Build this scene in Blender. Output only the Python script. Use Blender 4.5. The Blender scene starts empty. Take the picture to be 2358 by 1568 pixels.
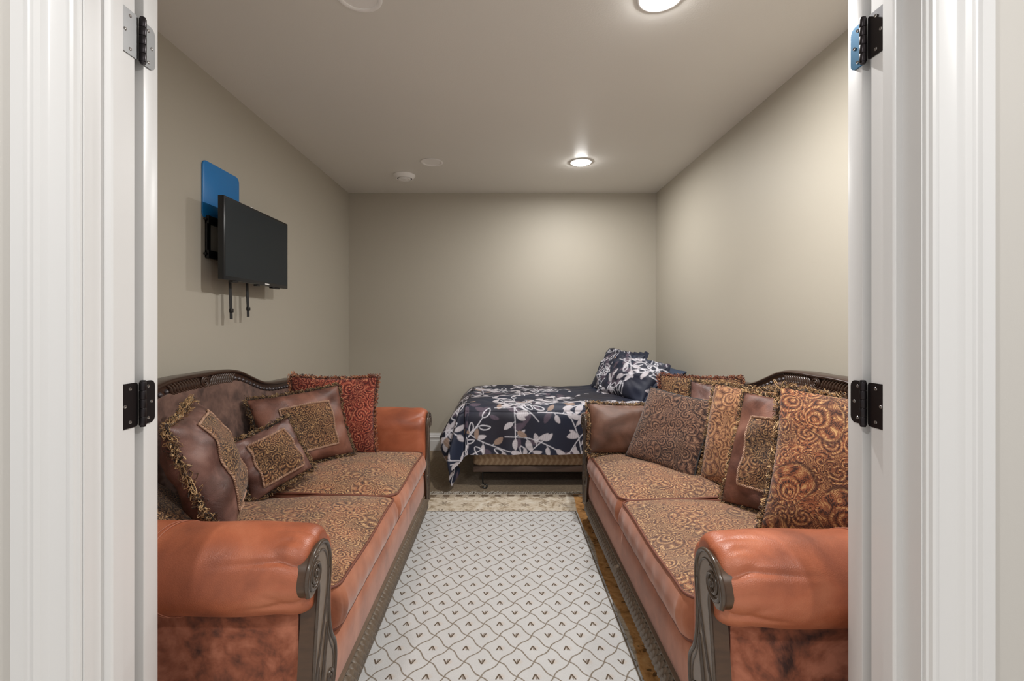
import bpy, bmesh, math, random
import numpy as np
from mathutils import Vector, Matrix

random.seed(11)
rng = np.random.default_rng(11)
PI = math.pi
SC = bpy.context.scene
COL = SC.collection

# ------------------------------------------------------------------ camera, world, lights, exposure
F = 1064.0                                  # focal length in pixels of the 2358 x 1568 frame
cd = bpy.data.cameras.new('camera')
cam = bpy.data.objects.new('camera', cd)
COL.objects.link(cam)
cam.location = (0, 0, 1.2)
cam.rotation_euler = (PI / 2, 0, 0)
cd.sensor_width = 36
cd.lens = 36 * F / 2358
cd.shift_x = 21 / 2358
cd.shift_y = -38 / 2358
cd.clip_start = 0.02
SC.camera = cam

SC.view_settings.view_transform = 'Standard'
SC.view_settings.look = 'None'
SC.view_settings.gamma = 1
SC.view_settings.use_curve_mapping = False
SC.view_settings.exposure = 0.0

world = bpy.data.worlds.new('world')
SC.world = world
world.use_nodes = True
world.node_tree.nodes['Background'].inputs[0].default_value = (1.0, 0.993, 0.985, 1)
world.node_tree.nodes['Background'].inputs[1].default_value = 0.6

CEIL = 2.444
XL, XR, YB, YF = -1.467, 1.455, 4.397, 0.935   # room: left, right, back, front (inner faces)
ROOM_LAMPS = [(0.60, 1.755), (0.60, 3.55)]
DEAD_LAMPS = [(-0.547, 1.77), (-0.547, 3.54)]
HALL_LAMPS = [(-0.78, -0.35), (1.05, -0.35)]
ROOM_W, HALL_W = (31.0, 16.5), 54.0


def lamp_light(name, x, y, watts, size=168, blend=0.3, radius=0.04, col=(1.0, 0.99, 0.975)):
    if size is None:                        # wide lens: disc that fades towards the horizon
        l = bpy.data.lights.new(name, 'AREA')
        l.shape = 'DISK'
        l.size = 2 * radius
    else:
        l = bpy.data.lights.new(name, 'SPOT')
        l.spot_size = math.radians(size)
        l.spot_blend = blend
        l.shadow_soft_size = radius
    l.energy = watts
    l.color = col
    o = bpy.data.objects.new(name, l)
    COL.objects.link(o)
    o.location = (x, y, CEIL - 0.04)
    return o


for (x, y), w_ in zip(ROOM_LAMPS, ROOM_W):
    lamp_light('room_lamp_light', x, y, w_, size=None)
for x, y in HALL_LAMPS:
    lamp_light('hall_lamp_light', x, y, HALL_W, size=165)


# ------------------------------------------------------------------ node helpers
def lin(c):
    return tuple(((v / 255) / 12.92 if v / 255 <= 0.04045 else ((v / 255 + 0.055) / 1.055) ** 2.4) for v in c[:3]) + (1.0,)


class E:
    def __init__(s, g, k): s.g, s.k = g, k
    def __add__(s, o): return s.g.m('ADD', s, o)
    def __radd__(s, o): return s.g.m('ADD', o, s)
    def __sub__(s, o): return s.g.m('SUBTRACT', s, o)
    def __rsub__(s, o): return s.g.m('SUBTRACT', o, s)
    def __mul__(s, o): return s.g.m('MULTIPLY', s, o)
    def __rmul__(s, o): return s.g.m('MULTIPLY', o, s)
    def __truediv__(s, o): return s.g.m('DIVIDE', s, o)
    def __neg__(s): return s.g.m('MULTIPLY', s, -1.0)


class G:
    def __init__(s, name):
        s.mat = bpy.data.materials.new(name)
        s.mat.use_nodes = True
        s.t = s.mat.node_tree
        s.b = s.t.nodes['Principled BSDF']

    def n(s, typ, **kw):
        nd = s.t.nodes.new(typ)
        for k, v in kw.items(): setattr(nd, k, v)
        return nd

    def put(s, sock, x):
        if isinstance(x, E): s.t.links.new(x.k, sock)
        elif x is not None: sock.default_value = x

    def m(s, op, *a):
        nd = s.n('ShaderNodeMath', operation=op)
        for i, x in enumerate(a): s.put(nd.inputs[i], x)
        return E(s, nd.outputs[0])

    def vm(s, op, a, b=None, out=0):
        nd = s.n('ShaderNodeVectorMath', operation=op)
        s.put(nd.inputs[0], a)
        if b is not None:
            if op == 'SCALE': s.put(nd.inputs[3], b)
            else: s.put(nd.inputs[1], b)
        return E(s, nd.outputs[out])

    def sin(s, x): return s.m('SINE', x)
    def abs(s, x): return s.m('ABSOLUTE', x)
    def coord(s, kind='Object'): return E(s, s.n('ShaderNodeTexCoord').outputs[kind])

    def xyz(s, v):
        nd = s.n('ShaderNodeSeparateXYZ')
        s.put(nd.inputs[0], v)
        return E(s, nd.outputs[0]), E(s, nd.outputs[1]), E(s, nd.outputs[2])

    def vec(s, x, y, z=0.0):
        nd = s.n('ShaderNodeCombineXYZ')
        for i, q in enumerate((x, y, z)): s.put(nd.inputs[i], q)
        return E(s, nd.outputs[0])

    def noise(s, v, scale, detail=3, rough=0.5, dist=0.0, color=False):
        nd = s.n('ShaderNodeTexNoise')
        s.put(nd.inputs['Vector'], v)
        nd.inputs['Scale'].default_value = scale
        nd.inputs['Detail'].default_value = detail
        nd.inputs['Roughness'].default_value = rough
        nd.inputs['Distortion'].default_value = dist
        return E(s, nd.outputs['Color' if color else 'Fac'])

    def voro(s, v, scale, dims='2D', rnd=1.0, feature='F1'):
        nd = s.n('ShaderNodeTexVoronoi', voronoi_dimensions=dims, feature=feature)
        s.put(nd.inputs['Vector'], v)
        nd.inputs['Scale'].default_value = scale
        nd.inputs['Randomness'].default_value = rnd
        return nd

    def step(s, x, a, b, lo=0.0, hi=1.0):
        nd = s.n('ShaderNodeMapRange', interpolation_type='SMOOTHSTEP')
        s.put(nd.inputs[0], x)
        for i, q in enumerate((a, b, lo, hi)): s.put(nd.inputs[i + 1], q)
        return E(s, nd.outputs[0])

    def mix(s, f, a, b, blend='MIX'):
        nd = s.n('ShaderNodeMix', data_type='RGBA', blend_type=blend)
        s.put(nd.inputs[0], f)
        s.put(nd.inputs[6], a)
        s.put(nd.inputs[7], b)
        return E(s, nd.outputs[2])

    def ramp(s, f, stops, interp='LINEAR'):
        nd = s.n('ShaderNodeValToRGB')
        cr = nd.color_ramp
        cr.interpolation = interp
        while len(cr.elements) < len(stops): cr.elements.new(0.5)
        for e, (p, c) in zip(cr.elements, stops):
            e.position = p
            e.color = c
        s.put(nd.inputs[0], f)
        return E(s, nd.outputs[0])

    def bump(s, h, strength=0.3, dist=0.002):
        nd = s.n('ShaderNodeBump')
        nd.inputs['Strength'].default_value = strength
        nd.inputs['Distance'].default_value = dist
        s.put(nd.inputs['Height'], h)
        s.t.links.new(nd.outputs[0], s.b.inputs['Normal'])

    def done(s, col=None, rough=None, metal=None, spec=None, sheen=None, coat=None):
        for k, v in (('Base Color', col), ('Roughness', rough), ('Metallic', metal), ('Specular IOR Level', spec), ('Sheen Weight', sheen), ('Coat Weight', coat)):
            if v is not None: s.put(s.b.inputs[k], v)
        return s.mat


# ------------------------------------------------------------------ materials
def m_paint(name, rgb, rough=0.6, bump=0.12, scale=260, spec=0.3):
    g = G(name)
    p = g.coord()
    g.bump(g.noise(p, scale, 2), bump, 0.001)
    v = g.noise(p, 1.3, 2)
    c = lin(rgb)
    d = tuple(x * 0.94 for x in c[:3]) + (1,)
    return g.done(g.mix(v, d, c), rough, spec=spec)


def m_plain(name, rgb, rough=0.5, metal=0.0, spec=0.5, coat=None):
    g = G(name)
    return g.done(lin(rgb), rough, metal, spec, coat=coat)


def m_suede(name, light, mid, dark, scale=7, rough=0.75, lo=0.38, hi=0.62, sheen=0.25):
    g = G(name)
    p = g.coord()
    a = g.noise(p, scale, 5, 0.6, 0.7)
    b = g.noise(p, scale * 3.1, 4, 0.6, 0.4)
    f = a * 0.7 + b * 0.3
    c = g.ramp(f, [(lo, lin(dark)), ((lo + hi) / 2, lin(mid)), (hi, lin(light))])
    g.bump(g.noise(p, 900, 2) * 0.5 + b * 0.7, 0.25, 0.002)
    return g.done(c, rough, spec=0.2, sheen=sheen)


def m_leather(name, light, mid, dark, scale=8, rough=0.38, grain=420, lo=0.36, hi=0.64, wr=0.5):
    g = G(name)
    p = g.coord()
    f = g.noise(p, scale, 4, 0.55, 0.5)
    c = g.ramp(f, [(lo, lin(dark)), (0.5, lin(mid)), (hi, lin(light))])
    v = g.voro(p, grain, '3D')
    w = g.noise(p, 22, 3, 0.5, 1.2)
    g.bump(E(g, v.outputs['Distance']) * 0.35 + w * wr * 2.0, 0.35, 0.003)
    return g.done(c, rough + f * 0.15, spec=0.5)


def m_wood(name, dark, light, rough=0.3):
    g = G(name)
    p = g.coord()
    f = g.noise(g.vm('MULTIPLY', p, (6, 6, 30)), 3, 3)
    c = g.mix(f, lin(dark), lin(light))
    g.bump(g.noise(p, 120, 3), 0.08, 0.001)
    return g.done(c, rough, spec=0.5, coat=0.12)


def m_paisley(name, dark, mid, gold, hot, scale=6.5, fine=15.0, rough=0.8, off=(0, 0), gain=1.0):
    """teardrop cells with nested outlines, spiral filler between them; coordinates are UVs in metres"""
    g = G(name)
    uv = E(g, g.n('ShaderNodeUVMap').outputs[0])
    p = g.vm('ADD', uv, (off[0], off[1], 0))
    wob = g.vm('SUBTRACT', g.noise(p, 9, 2, color=True), (0.5, 0.5, 0.5))
    p = g.vm('ADD', p, g.vm('SCALE', wob, 0.035))

    def cell(sc, rnd, bend, base, amp):
        v = g.voro(p, sc, '2D', rnd)
        dv = g.vm('SUBTRACT', p, E(g, v.outputs['Position']))
        dx, dy, _ = g.xyz(dv)
        cr, cg, _ = g.xyz(E(g, v.outputs['Color']))
        r = g.vm('LENGTH', dv, out=1) * sc
        th = g.m('ARCTAN2', dy, dx) + cr * 6.283
        t2 = th + r * bend
        rad = g.m('COSINE', t2) * amp + base
        return r, th, r / rad, cg

    r, th, rho, rnd = cell(scale, 0.75, 3.2, 0.34, 0.17)
    ins = g.step(rho, 1.0, 1.06, 1.0, 0.0)
    ring = g.sin(rho * 27.0)
    pet = g.sin(th * 11.0 + rho * 4.0)
    band = g.step(rho, 0.62, 0.68) * g.step(rho, 0.92, 0.98, 1.0, 0.0)
    inner = ring * (1.0 - band) + pet * band
    r2, th2, rho2, rnd2 = cell(fine, 0.9, 5.0, 0.4, 0.2)
    fil = g.sin(r2 * 23.0 + th2 * 2.0)
    fil2 = g.sin(rho2 * 17.0)
    mixf = g.step(rnd2, 0.45, 0.55)
    outer = fil * mixf + fil2 * (1.0 - mixf)
    pat = inner * ins + outer * (1.0 - ins)
    thread = g.noise(p, 260, 2, 0.6)
    vein = g.sin(g.noise(p, 16, 3, 0.5, 1.6) * 75.0)
    pat = pat * 0.62 + vein * 0.40 + (thread - 0.5) * 1.0
    big = g.noise(p, 6, 2)
    ground = g.mix(g.step(big, 0.38, 0.62), lin(mid), lin(hot))
    c = g.mix(g.step(pat, -0.75, 0.0), lin(dark), ground)
    c = g.mix(g.step(pat, 0.2, 1.05, 0.0, gain), c, lin(gold))
    edge = g.step(g.abs(rho - 1.05), 0.0, 0.10, 1.0, 0.0)
    c = g.mix(edge * 0.75, c, lin(dark))
    g.bump(pat + thread, 0.4, 0.0015)
    return g.done(c, rough, spec=0.2, sheen=0.2)


def m_attr(name, rough=0.8, bump=0.0, scale=300, sheen=0.0, spec=0.25):
    g = G(name)
    a = g.n('ShaderNodeVertexColor', layer_name='Col')
    if bump: g.bump(g.noise(g.coord(), scale, 2), bump, 0.001)
    return g.done(E(g, a.outputs[0]), rough, sheen=sheen, spec=spec)


M = {}
M['wall'] = m_paint('tan_wall_paint', (184, 177, 163), 0.55, 0.15, 300)
M['ceil'] = m_paint('taupe_ceiling_paint', (234, 231, 225), 0.42, 0.35, 170, 0.45)
M['hall'] = m_paint('greige_hall_paint', (204, 200, 194), 0.6)
M['hall_bounce'] = m_paint('pale_bounce_floor', (232, 228, 222), 0.5)  # unseen hall floor, made pale to bounce light up to the room ceiling
M['trim'] = m_plain('white_trim_paint', (220, 219, 218), 0.32)
M['carpet'] = m_suede('tan_carpet', (150, 132, 106), (132, 114, 90), (112, 95, 74), 60, 0.95)
M['suede'] = m_suede('rust_suede', (190, 128, 100), (166, 104, 76), (128, 78, 56), 4.0, lo=.3, hi=.7)
M['suede_panel'] = m_suede('blotched_rust_suede', (184, 116, 90), (146, 84, 60), (62, 36, 30), 7, lo=0.36, hi=0.6)
M['suede_back'] = m_suede('dark_brown_suede', (122, 92, 80), (98, 72, 62), (66, 46, 40), 8)
M['leather_arm'] = m_leather('rust_leather', (192, 120, 88), (168, 94, 64), (126, 68, 48), 5, 0.34, 380, lo=.25, hi=.75, wr=0.15)
M['leather_pillow'] = m_leather('brown_leather', (134, 100, 90), (108, 76, 68), (80, 54, 48), 9, 0.32, 520, wr=0.9)
M['leather_dark'] = m_leather('smooth_chocolate_leather', (120, 86, 70), (102, 70, 56), (80, 54, 42), 6, 0.3, 700, wr=0.25)
M['leather_side'] = m_leather('reddish_brown_leather', (132, 88, 72), (108, 70, 58), (80, 50, 42), 9, 0.34, 520, wr=0.9)  # slightly redder brown leather for some of the cushions
M['wood'] = m_wood('espresso_wood', (44, 30, 24), (74, 52, 40), 0.3)
M['bronze'] = m_wood('bronze_wood', (100, 84, 70), (122, 106, 90), 0.34)
M['bronze_dark'] = m_wood('dark_bronze_moulding', (58, 46, 38), (86, 72, 60), 0.22)
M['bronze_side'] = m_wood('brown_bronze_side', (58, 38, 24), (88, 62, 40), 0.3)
M['rope'] = m_wood('grey_bronze_wood', (88, 76, 64), (122, 108, 92), 0.34)
M['seat_l'] = m_paisley('paisley_seat_tapestry', (76, 52, 42), (132, 94, 68), (200, 164, 118), (158, 104, 74), 6.5, 22, off=(.3, .1))
M['seat_r'] = m_paisley('paisley_seat_tapestry_b', (84, 60, 54), (134, 98, 74), (196, 162, 120), (150, 102, 74), 6.5, 22, off=(1.7, .6))
M['pais_dark'] = m_paisley('dark_paisley', (40, 30, 30), (92, 66, 54), (166, 130, 104), (112, 80, 66), 7.0, 20, off=(2.1, .2), gain=0.8)
M['pais_brown'] = m_paisley('brown_paisley_inset', (44, 32, 28), (106, 76, 54), (190, 152, 106), (124, 84, 60), 8, 27, off=(4.1, .7), gain=0.85)
M['pais_red'] = m_paisley('red_paisley', (58, 20, 18), (118, 46, 36), (200, 136, 102), (146, 62, 46), 6, 19, off=(3.3, 1.2), gain=0.8)
M['pais_tan'] = m_paisley('tan_paisley', (82, 50, 36), (150, 102, 70), (206, 162, 112), (156, 108, 78), 5.5, 19, off=(5.2, .4), gain=0.8)
M['pais_rust'] = m_paisley('rust_paisley', (66, 42, 36), (122, 78, 56), (206, 162, 110), (150, 88, 58), 5.5, 19, off=(6.4, .9), gain=0.9)
M['fringe'] = m_attr('fringe_yarn', 0.7, sheen=0.2)
M['cord'] = m_plain('tan_braid', (176, 140, 116), 0.7)
M['piping_red'] = m_plain('dark_rust_piping', (112, 64, 48), 0.6)
M['print'] = m_attr('leaf_printed_cotton', 0.55, 0.2, 500, spec=0.35)
M['navy'] = m_plain('navy_cotton', (46, 60, 84), 0.7)
M['sham_back'] = m_plain('slate_cotton', (98, 98, 112), 0.7)
M['black'] = m_plain('black_plastic', (18, 18, 20), 0.4)
M['screen'] = m_plain('dark_screen', (14, 27, 36), 0.35, spec=0.4)
M['bezel'] = m_plain('black_bezel', (24, 26, 30), 0.3)
M['bluesheet'] = m_plain('blue_wall_panel_paint', (28, 122, 192), 0.35)
M['hinge_black'] = m_plain('black_bronze_metal', (52, 48, 50), 0.35, 0.8)
M['hinge_grey_reflect'] = m_plain('grey_reflection_metal', (128, 128, 128), 0.34, 0.9)  # grey of a bright reflection, put into the hinge colour
M['hinge_blue_reflect'] = m_plain('blue_reflection_metal', (52, 112, 150), 0.3, 0.75)  # bluish reflected cast painted into the leaf's colour
M['screw'] = m_plain('screw_metal', (150, 146, 144), 0.3, 0.9)
M['white'] = m_plain('white_plastic', (248, 246, 244), 0.4)
M['slot'] = m_plain('grey_slot', (96, 96, 96), 0.6)
M['frame_brown'] = m_plain('brown_steel_rail', (86, 70, 62), 0.4, 0.2)
M['chrome'] = m_plain('chrome', (190, 188, 184), 0.2, 1.0)
M['strap'] = m_plain('black_strap', (36, 36, 38), 0.6)
M['stitch'] = m_plain('tan_stitching', (170, 108, 84), 0.7)
g = G('lamp_glow')
g.b.inputs['Emission Color'].default_value = (1, 0.98, 0.95, 1)
g.b.inputs['Emission Strength'].default_value = 110
M['glow'] = g.done((1, 1, 1, 1), 0.4)

g = G('mattress_ticking')
px_, py_, pz_ = g.xyz(g.coord())
zig = g.sin((px_ + g.abs(g.m('FRACT', pz_ * 12.0) - 0.5) * 0.05) * 160.0)
M['ticking'] = g.done(g.mix(g.step(zig, -0.3, 0.5), lin((150, 124, 98)), lin((172, 148, 120))), 0.8)

# rug field: ogee lattice with small sprigs, coordinates in metres (object space of the rug)
g = G('ivory_lattice_rug')
ox, oy, oz = g.xyz(g.coord())
wv = g.noise(g.coord(), 60, 2)
pa, qa = ox / 0.1235, oy / 0.138
aa, bb = pa + qa, pa - qa
fa = g.m('FRACT', aa + g.sin(bb * 6.2832) * 0.05 + (wv - 0.5) * 0.05 + 40.5)
fb = g.m('FRACT', bb + g.sin(aa * 6.2832 + 3.1416) * 0.05 + (wv - 0.5) * 0.05 + 40.5)
la = g.step(g.m('MINIMUM', fa, 1.0 - fa), 0.010, 0.045, 1.0, 0.0)
lb = g.step(g.m('MINIMUM', fb, 1.0 - fb), 0.010, 0.045, 1.0, 0.0)
line = g.m('MAXIMUM', la, lb)
ca, cb = g.m('FRACT', aa + 40.5) - 0.5, g.m('FRACT', bb + 40.5) - 0.5
mx, my = (ca + cb) * 0.0618, (ca - cb) * 0.069        # metres from the sprig centre
rowp = g.m('FRACT', (g.m('ROUND', aa) - g.m('ROUND', bb)) * 0.5 + 100.25)
flip = g.step(rowp, 0.45, 0.55, 1.0, -1.0)
my = my * flip
leg1 = g.step(g.abs(g.abs(mx) - (0.012 - my) * 0.45), 0.0015, 0.004, 1.0, 0.0)
leg0 = g.step(g.abs(mx + (my - 0.01) * 0.15), 0.001, 0.0035, 1.0, 0.0) * 0.7
win = g.step(g.abs(my), 0.010, 0.014, 1.0, 0.0)
smudge = g.step(g.vm('LENGTH', g.vec(mx - 0.006, my * 1.2), out=1), 0.004, 0.02, 0.4, 0.0)
fleck = g.noise(g.coord(), 420, 2)
base = g.mix(g.noise(g.coord(), 9, 3), lin((188, 187, 186)), lin((203, 202, 201)))
base = g.mix(g.step(fleck, 0.3, 0.75) * 0.25, base, lin((172, 168, 162)))
c = g.mix(line * g.step(fleck, 0.2, 0.5, 0.55, 1.0), base, lin((124, 112, 98)))
c = g.mix(smudge, c, lin((190, 168, 146)))
c = g.mix(g.m('MAXIMUM', leg1, leg0) * win, c, lin((92, 78, 64)))
edge = g.m('MAXIMUM', g.step(g.abs(g.abs(ox) - 0.474), 0.002, 0.005, 1.0, 0.0), g.step(g.abs(oy - 0.965), 0.002, 0.005, 1.0, 0.0))
c = g.mix(edge, c, lin((104, 92, 78)))
g.bump(fleck, 0.5, 0.003)
M['rug_field'] = g.done(c, 0.95, spec=0.1)

g = G('floral_rug_border')
P_ = g.coord()
ox, oy, oz = g.xyz(P_)
n1 = g.noise(P_, 9, 4, 0.6, 1.5)
n2 = g.noise(P_, 26, 4, 0.65, 1.0)
pale = g.ramp(n1 * 0.6 + n2 * 0.4, [(0.38, lin((150, 132, 108))), (0.48, lin((198, 184, 164))), (0.62, lin((216, 208, 194)))])
gold = g.ramp(n1 * 0.6 + n2 * 0.4, [(0.34, lin((96, 66, 38))), (0.42, lin((166, 120, 72))), (0.52, lin((196, 146, 92))), (0.66, lin((214, 170, 116)))])
side = g.step(ox + (g.sin(oy * 9.0) * 0.012) + (n1 - 0.5) * 0.02, 0.486, 0.494)
c = g.mix(side, pale, gold)
vfl = g.voro(g.vm('MULTIPLY', P_, (1, 1, 0)), 7.5, '2D', 0.35)
dv = g.vm('SUBTRACT', g.vm('MULTIPLY', P_, (1, 1, 0)), E(g, vfl.outputs['Position']))
dx, dy, _ = g.xyz(dv)
rr = g.vm('LENGTH', dv, out=1)
petal = g.step(rr - g.abs(g.sin(g.m('ARCTAN2', dy, dx) * 3.5)) * 0.03, 0.004, 0.012, 1.0, 0.0) * g.step(n2, 0.4, 0.55)
c = g.mix(petal * 0.75, c, g.mix(side, lin((120, 102, 82)), lin((50, 34, 22))))
band = g.step(g.abs(oy - 1.235), 0.014, 0.018, 1.0, 0.0)
scal = g.step(g.sin(ox * 70.0) + (n2 - 0.5) * 2.0, -0.1, 0.4)
c = g.mix(band, c, g.mix(scal, lin((116, 98, 80)), lin((196, 182, 162))))
g.bump(g.noise(P_, 420, 2), 0.5, 0.003)
M['rug_border'] = g.done(c, 0.95, spec=0.1)
M['rug_fringe'] = m_plain('ivory_rug_fringe', (206, 200, 190), 0.9)


# ------------------------------------------------------------------ mesh helpers
def catmull(pts, n=8, closed=False):
    pts = [np.array(p, float) for p in pts]
    out = []
    N = len(pts)
    for i in range(N if closed else N - 1):
        if closed: a, b, c, d = pts[i - 1], pts[i], pts[(i + 1) % N], pts[(i + 2) % N]
        else: a, b, c, d = pts[max(i - 1, 0)], pts[i], pts[i + 1], pts[min(i + 2, N - 1)]
        for k in range(n):
            t = k / n
            out.append(0.5 * ((2 * b) + (-a + c) * t + (2 * a - 5 * b + 4 * c - d) * t * t + (-a + 3 * b - 3 * c + d) * t ** 3))
    if not closed: out.append(pts[-1])
    return np.array(out)


class MB:
    def __init__(s): s.v, s.f, s.c, s.u = [], [], [], []

    def add(s, V, Fs, col=None, uv=None):
        o = len(s.v)
        s.v.extend(tuple(map(float, p)) for p in V)
        s.f.extend(tuple(i + o for i in f) for f in Fs)
        if col is not None:
            col = np.asarray(col)
            s.c.extend([tuple(col)] * len(V) if col.ndim == 1 else [tuple(x) for x in col])
        if uv is not None: s.u.extend(tuple(x) for x in uv)

    def grid(s, Pm, wu=False, wv=False, col=None, uv=None, cap0=False, cap1=False):
        m, n = Pm.shape[:2]
        Fs = []
        for i in range(m if wu else m - 1):
            i2 = (i + 1) % m
            for j in range(n if wv else n - 1):
                j2 = (j + 1) % n
                Fs.append((i * n + j, i * n + j2, i2 * n + j2, i2 * n + j))
        if cap0: Fs.append(tuple(range(n))[::-1])
        if cap1: Fs.append(tuple((m - 1) * n + j for j in range(n)))
        s.add(Pm.reshape(-1, 3), Fs, col, None if uv is None else uv.reshape(-1, 2))

    def tube(s, pts, r, seg=8, closed=False, col=None):
        pts = np.asarray(pts, float)
        n = len(pts)
        r = np.full(n, r) if np.isscalar(r) else np.asarray(r, float)
        T = (np.roll(pts, -1, 0) - np.roll(pts, 1, 0)) if closed else np.gradient(pts, axis=0)
        T /= np.linalg.norm(T, axis=1)[:, None] + 1e-12
        ref = np.array([0, 0, 1.0]) if abs(T[0][2]) < 0.9 else np.array([1.0, 0, 0])
        N = np.cross(T[0], ref)
        N /= np.linalg.norm(N)
        ang = np.arange(seg) * 2 * PI / seg
        R = np.zeros((n, seg, 3))
        for i in range(n):
            N = N - T[i] * N.dot(T[i])
            N /= np.linalg.norm(N) + 1e-12
            B = np.cross(T[i], N)
            R[i] = pts[i] + r[i] * (np.cos(ang)[:, None] * N + np.sin(ang)[:, None] * B)
        s.grid(R, wu=closed, wv=True, col=col, cap0=not closed, cap1=not closed)

    def box(s, lo, hi):
        x0, y0, z0 = lo
        x1, y1, z1 = hi
        V = [(x0, y0, z0), (x1, y0, z0), (x1, y1, z0), (x0, y1, z0), (x0, y0, z1), (x1, y0, z1), (x1, y1, z1), (x0, y1, z1)]
        s.add(V, [(0, 3, 2, 1), (4, 5, 6, 7), (0, 1, 5, 4), (1, 2, 6, 5), (2, 3, 7, 6), (3, 0, 4, 7)])

    def lathe(s, prof, c=(0, 0, 0), seg=32):
        a = np.arange(seg) * 2 * PI / seg
        Pm = np.array([[(c[0] + r * math.cos(t), c[1] + r * math.sin(t), c[2] + z) for t in a] for r, z in prof])
        s.grid(Pm, wv=True, cap0=prof[0][0] > 1e-6, cap1=prof[-1][0] > 1e-6)

    def prism(s, pts2, fn, h0, h1):
        """polygon pts2 lifted by fn(a, b, h) at h0 and h1"""
        n = len(pts2)
        V = [fn(p[0], p[1], h0) for p in pts2] + [fn(p[0], p[1], h1) for p in pts2]
        Fs = [tuple(range(n))[::-1], tuple(range(n, 2 * n))] + [(i, (i + 1) % n, n + (i + 1) % n, n + i) for i in range(n)]
        s.add(V, Fs)

    def mesh(s, name, sharp=40, sx=1, bevel=0.0):
        me = bpy.data.meshes.new(name)
        v = s.v if sx == 1 else [(-p[0], p[1], p[2]) for p in s.v]
        me.from_pydata(v, [], s.f)
        if s.u:
            ul = me.uv_layers.new(name='UVMap')
            idx = np.zeros(len(me.loops), dtype=np.int32)
            me.loops.foreach_get('vertex_index', idx)
            ul.data.foreach_set('uv', np.asarray(s.u, dtype=np.float32)[idx].ravel())
        if s.c:
            ca = me.color_attributes.new('Col', 'FLOAT_COLOR', 'POINT')
            ca.data.foreach_set('color', np.hstack([np.asarray(s.c, dtype=np.float32)[:, :3], np.ones((len(s.c), 1), np.float32)]).ravel())
        bm = bmesh.new()
        bm.from_mesh(me)
        if bevel > 0:
            es = [e for e in bm.edges if len(e.link_faces) == 2 and e.calc_face_angle(0) > 0.6]
            bmesh.ops.bevel(bm, geom=es, offset=bevel, segments=2, affect='EDGES', profile=0.5)
        bmesh.ops.recalc_face_normals(bm, faces=bm.faces)
        bm.to_mesh(me)
        bm.free()
        me.polygons.foreach_set('use_smooth', [True] * len(me.polygons))
        me.set_sharp_from_angle(angle=math.radians(sharp))
        return me

    def build(s, name, mat, parent=None, sharp=40, sx=1, bevel=0.0, stuff=False):
        me = s.mesh(name, sharp, sx, bevel)
        me.materials.append(M[mat] if isinstance(mat, str) else mat)
        o = bpy.data.objects.new(name, me)
        COL.objects.link(o)
        if parent is not None: o.parent = parent
        if stuff: o['kind'] = 'stuff'
        return o


def tag(o, label, cat, group=None):
    o['label'] = label
    o['category'] = cat
    if group: o['group'] = group
    return o


def thing(name, loc, label, cat, group=None):
    o = bpy.data.objects.new(name, None)
    o.empty_display_size = 0.1
    COL.objects.link(o)
    o.location = loc
    return tag(o, label, cat, group)


def struct(o):
    o['kind'] = 'structure'
    return o


def share(src, parent, loc):
    o = src.copy()
    COL.objects.link(o)
    o.parent = parent
    o.location = loc
    return o


# ------------------------------------------------------------------ the setting
def slab(name, lo, hi, mat):
    b = MB()
    b.box(lo, hi)
    return struct(b.build(name, mat))


slab('floor', (-3.2, 0.88, -0.1), (3.2, YB + 0.1, 0.0), 'carpet')
slab('floor_hall', (-3.2, -2.2, -0.1), (3.2, 0.88, 0.0), 'hall_bounce')
slab('wall_left', (XL - 0.1, YF, 0), (XL, YB, CEIL), 'wall')
slab('wall_right', (XR, YF, 0), (XR + 0.1, YB, CEIL), 'wall')
slab('wall_back', (XL - 0.1, YB, 0), (XR + 0.1, YB + 0.1, CEIL), 'wall')
JX = 0.745                                   # half width of the door opening
HY = 0.822                                   # hall face of the doorway wall
b = MB()
b.box((-3.2, HY, 0), (-JX - 0.02, YF, CEIL))
b.box((JX + 0.02, HY, 0), (3.2, YF, CEIL))
b.box((-JX - 0.02, HY, 2.07), (JX + 0.02, YF, CEIL))
struct(b.build('wall_front', 'hall'))


def ceiling(name, x0, x1, y0, y1, holes, R, mat):
    """flat ceiling with round openings: each opening sits in a square cell"""
    b = MB()
    h = 0.14
    xs = sorted({x0, x1, *[x - h for x, y in holes], *[x + h for x, y in holes]})
    ys = sorted({y0, y1, *[y - h for x, y in holes], *[y + h for x, y in holes]})
    for i in range(len(xs) - 1):
        for j in range(len(ys) - 1):
            cx, cy = (xs[i] + xs[i + 1]) / 2, (ys[j] + ys[j + 1]) / 2
            hit = [q for q in holes if abs(q[0] - cx) < 1e-3 and abs(q[1] - cy) < 1e-3]
            if not hit:
                b.add([(xs[i], ys[j], CEIL), (xs[i + 1], ys[j], CEIL), (xs[i + 1], ys[j + 1], CEIL), (xs[i], ys[j + 1], CEIL)], [(0, 1, 2, 3)])
                continue
            n = 32
            ring, sq = [], []
            for k in range(n):
                a = 2 * PI * k / n
                c, s_ = math.cos(a), math.sin(a)
                q = h / max(abs(c), abs(s_))
                ring.append((cx + R * c, cy + R * s_, CEIL))
                sq.append((cx + q * c, cy + q * s_, CEIL))
            b.add(ring + sq, [(k, (k + 1) % n, n + (k + 1) % n, n + k) for k in range(n)])
    o = b.build(name, mat)
    return struct(o)


lamps = ROOM_LAMPS + [(-0.547, 1.755), (-0.547, 3.55)]
ceiling('ceiling', XL - 0.1, XR + 0.1, YF - 0.05, YB + 0.1, lamps, 0.072, 'ceil')
ceiling('ceiling_hall', -3.2, 3.2, -2.2, HY + 0.02, HALL_LAMPS, 0.072, 'hall')


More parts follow.
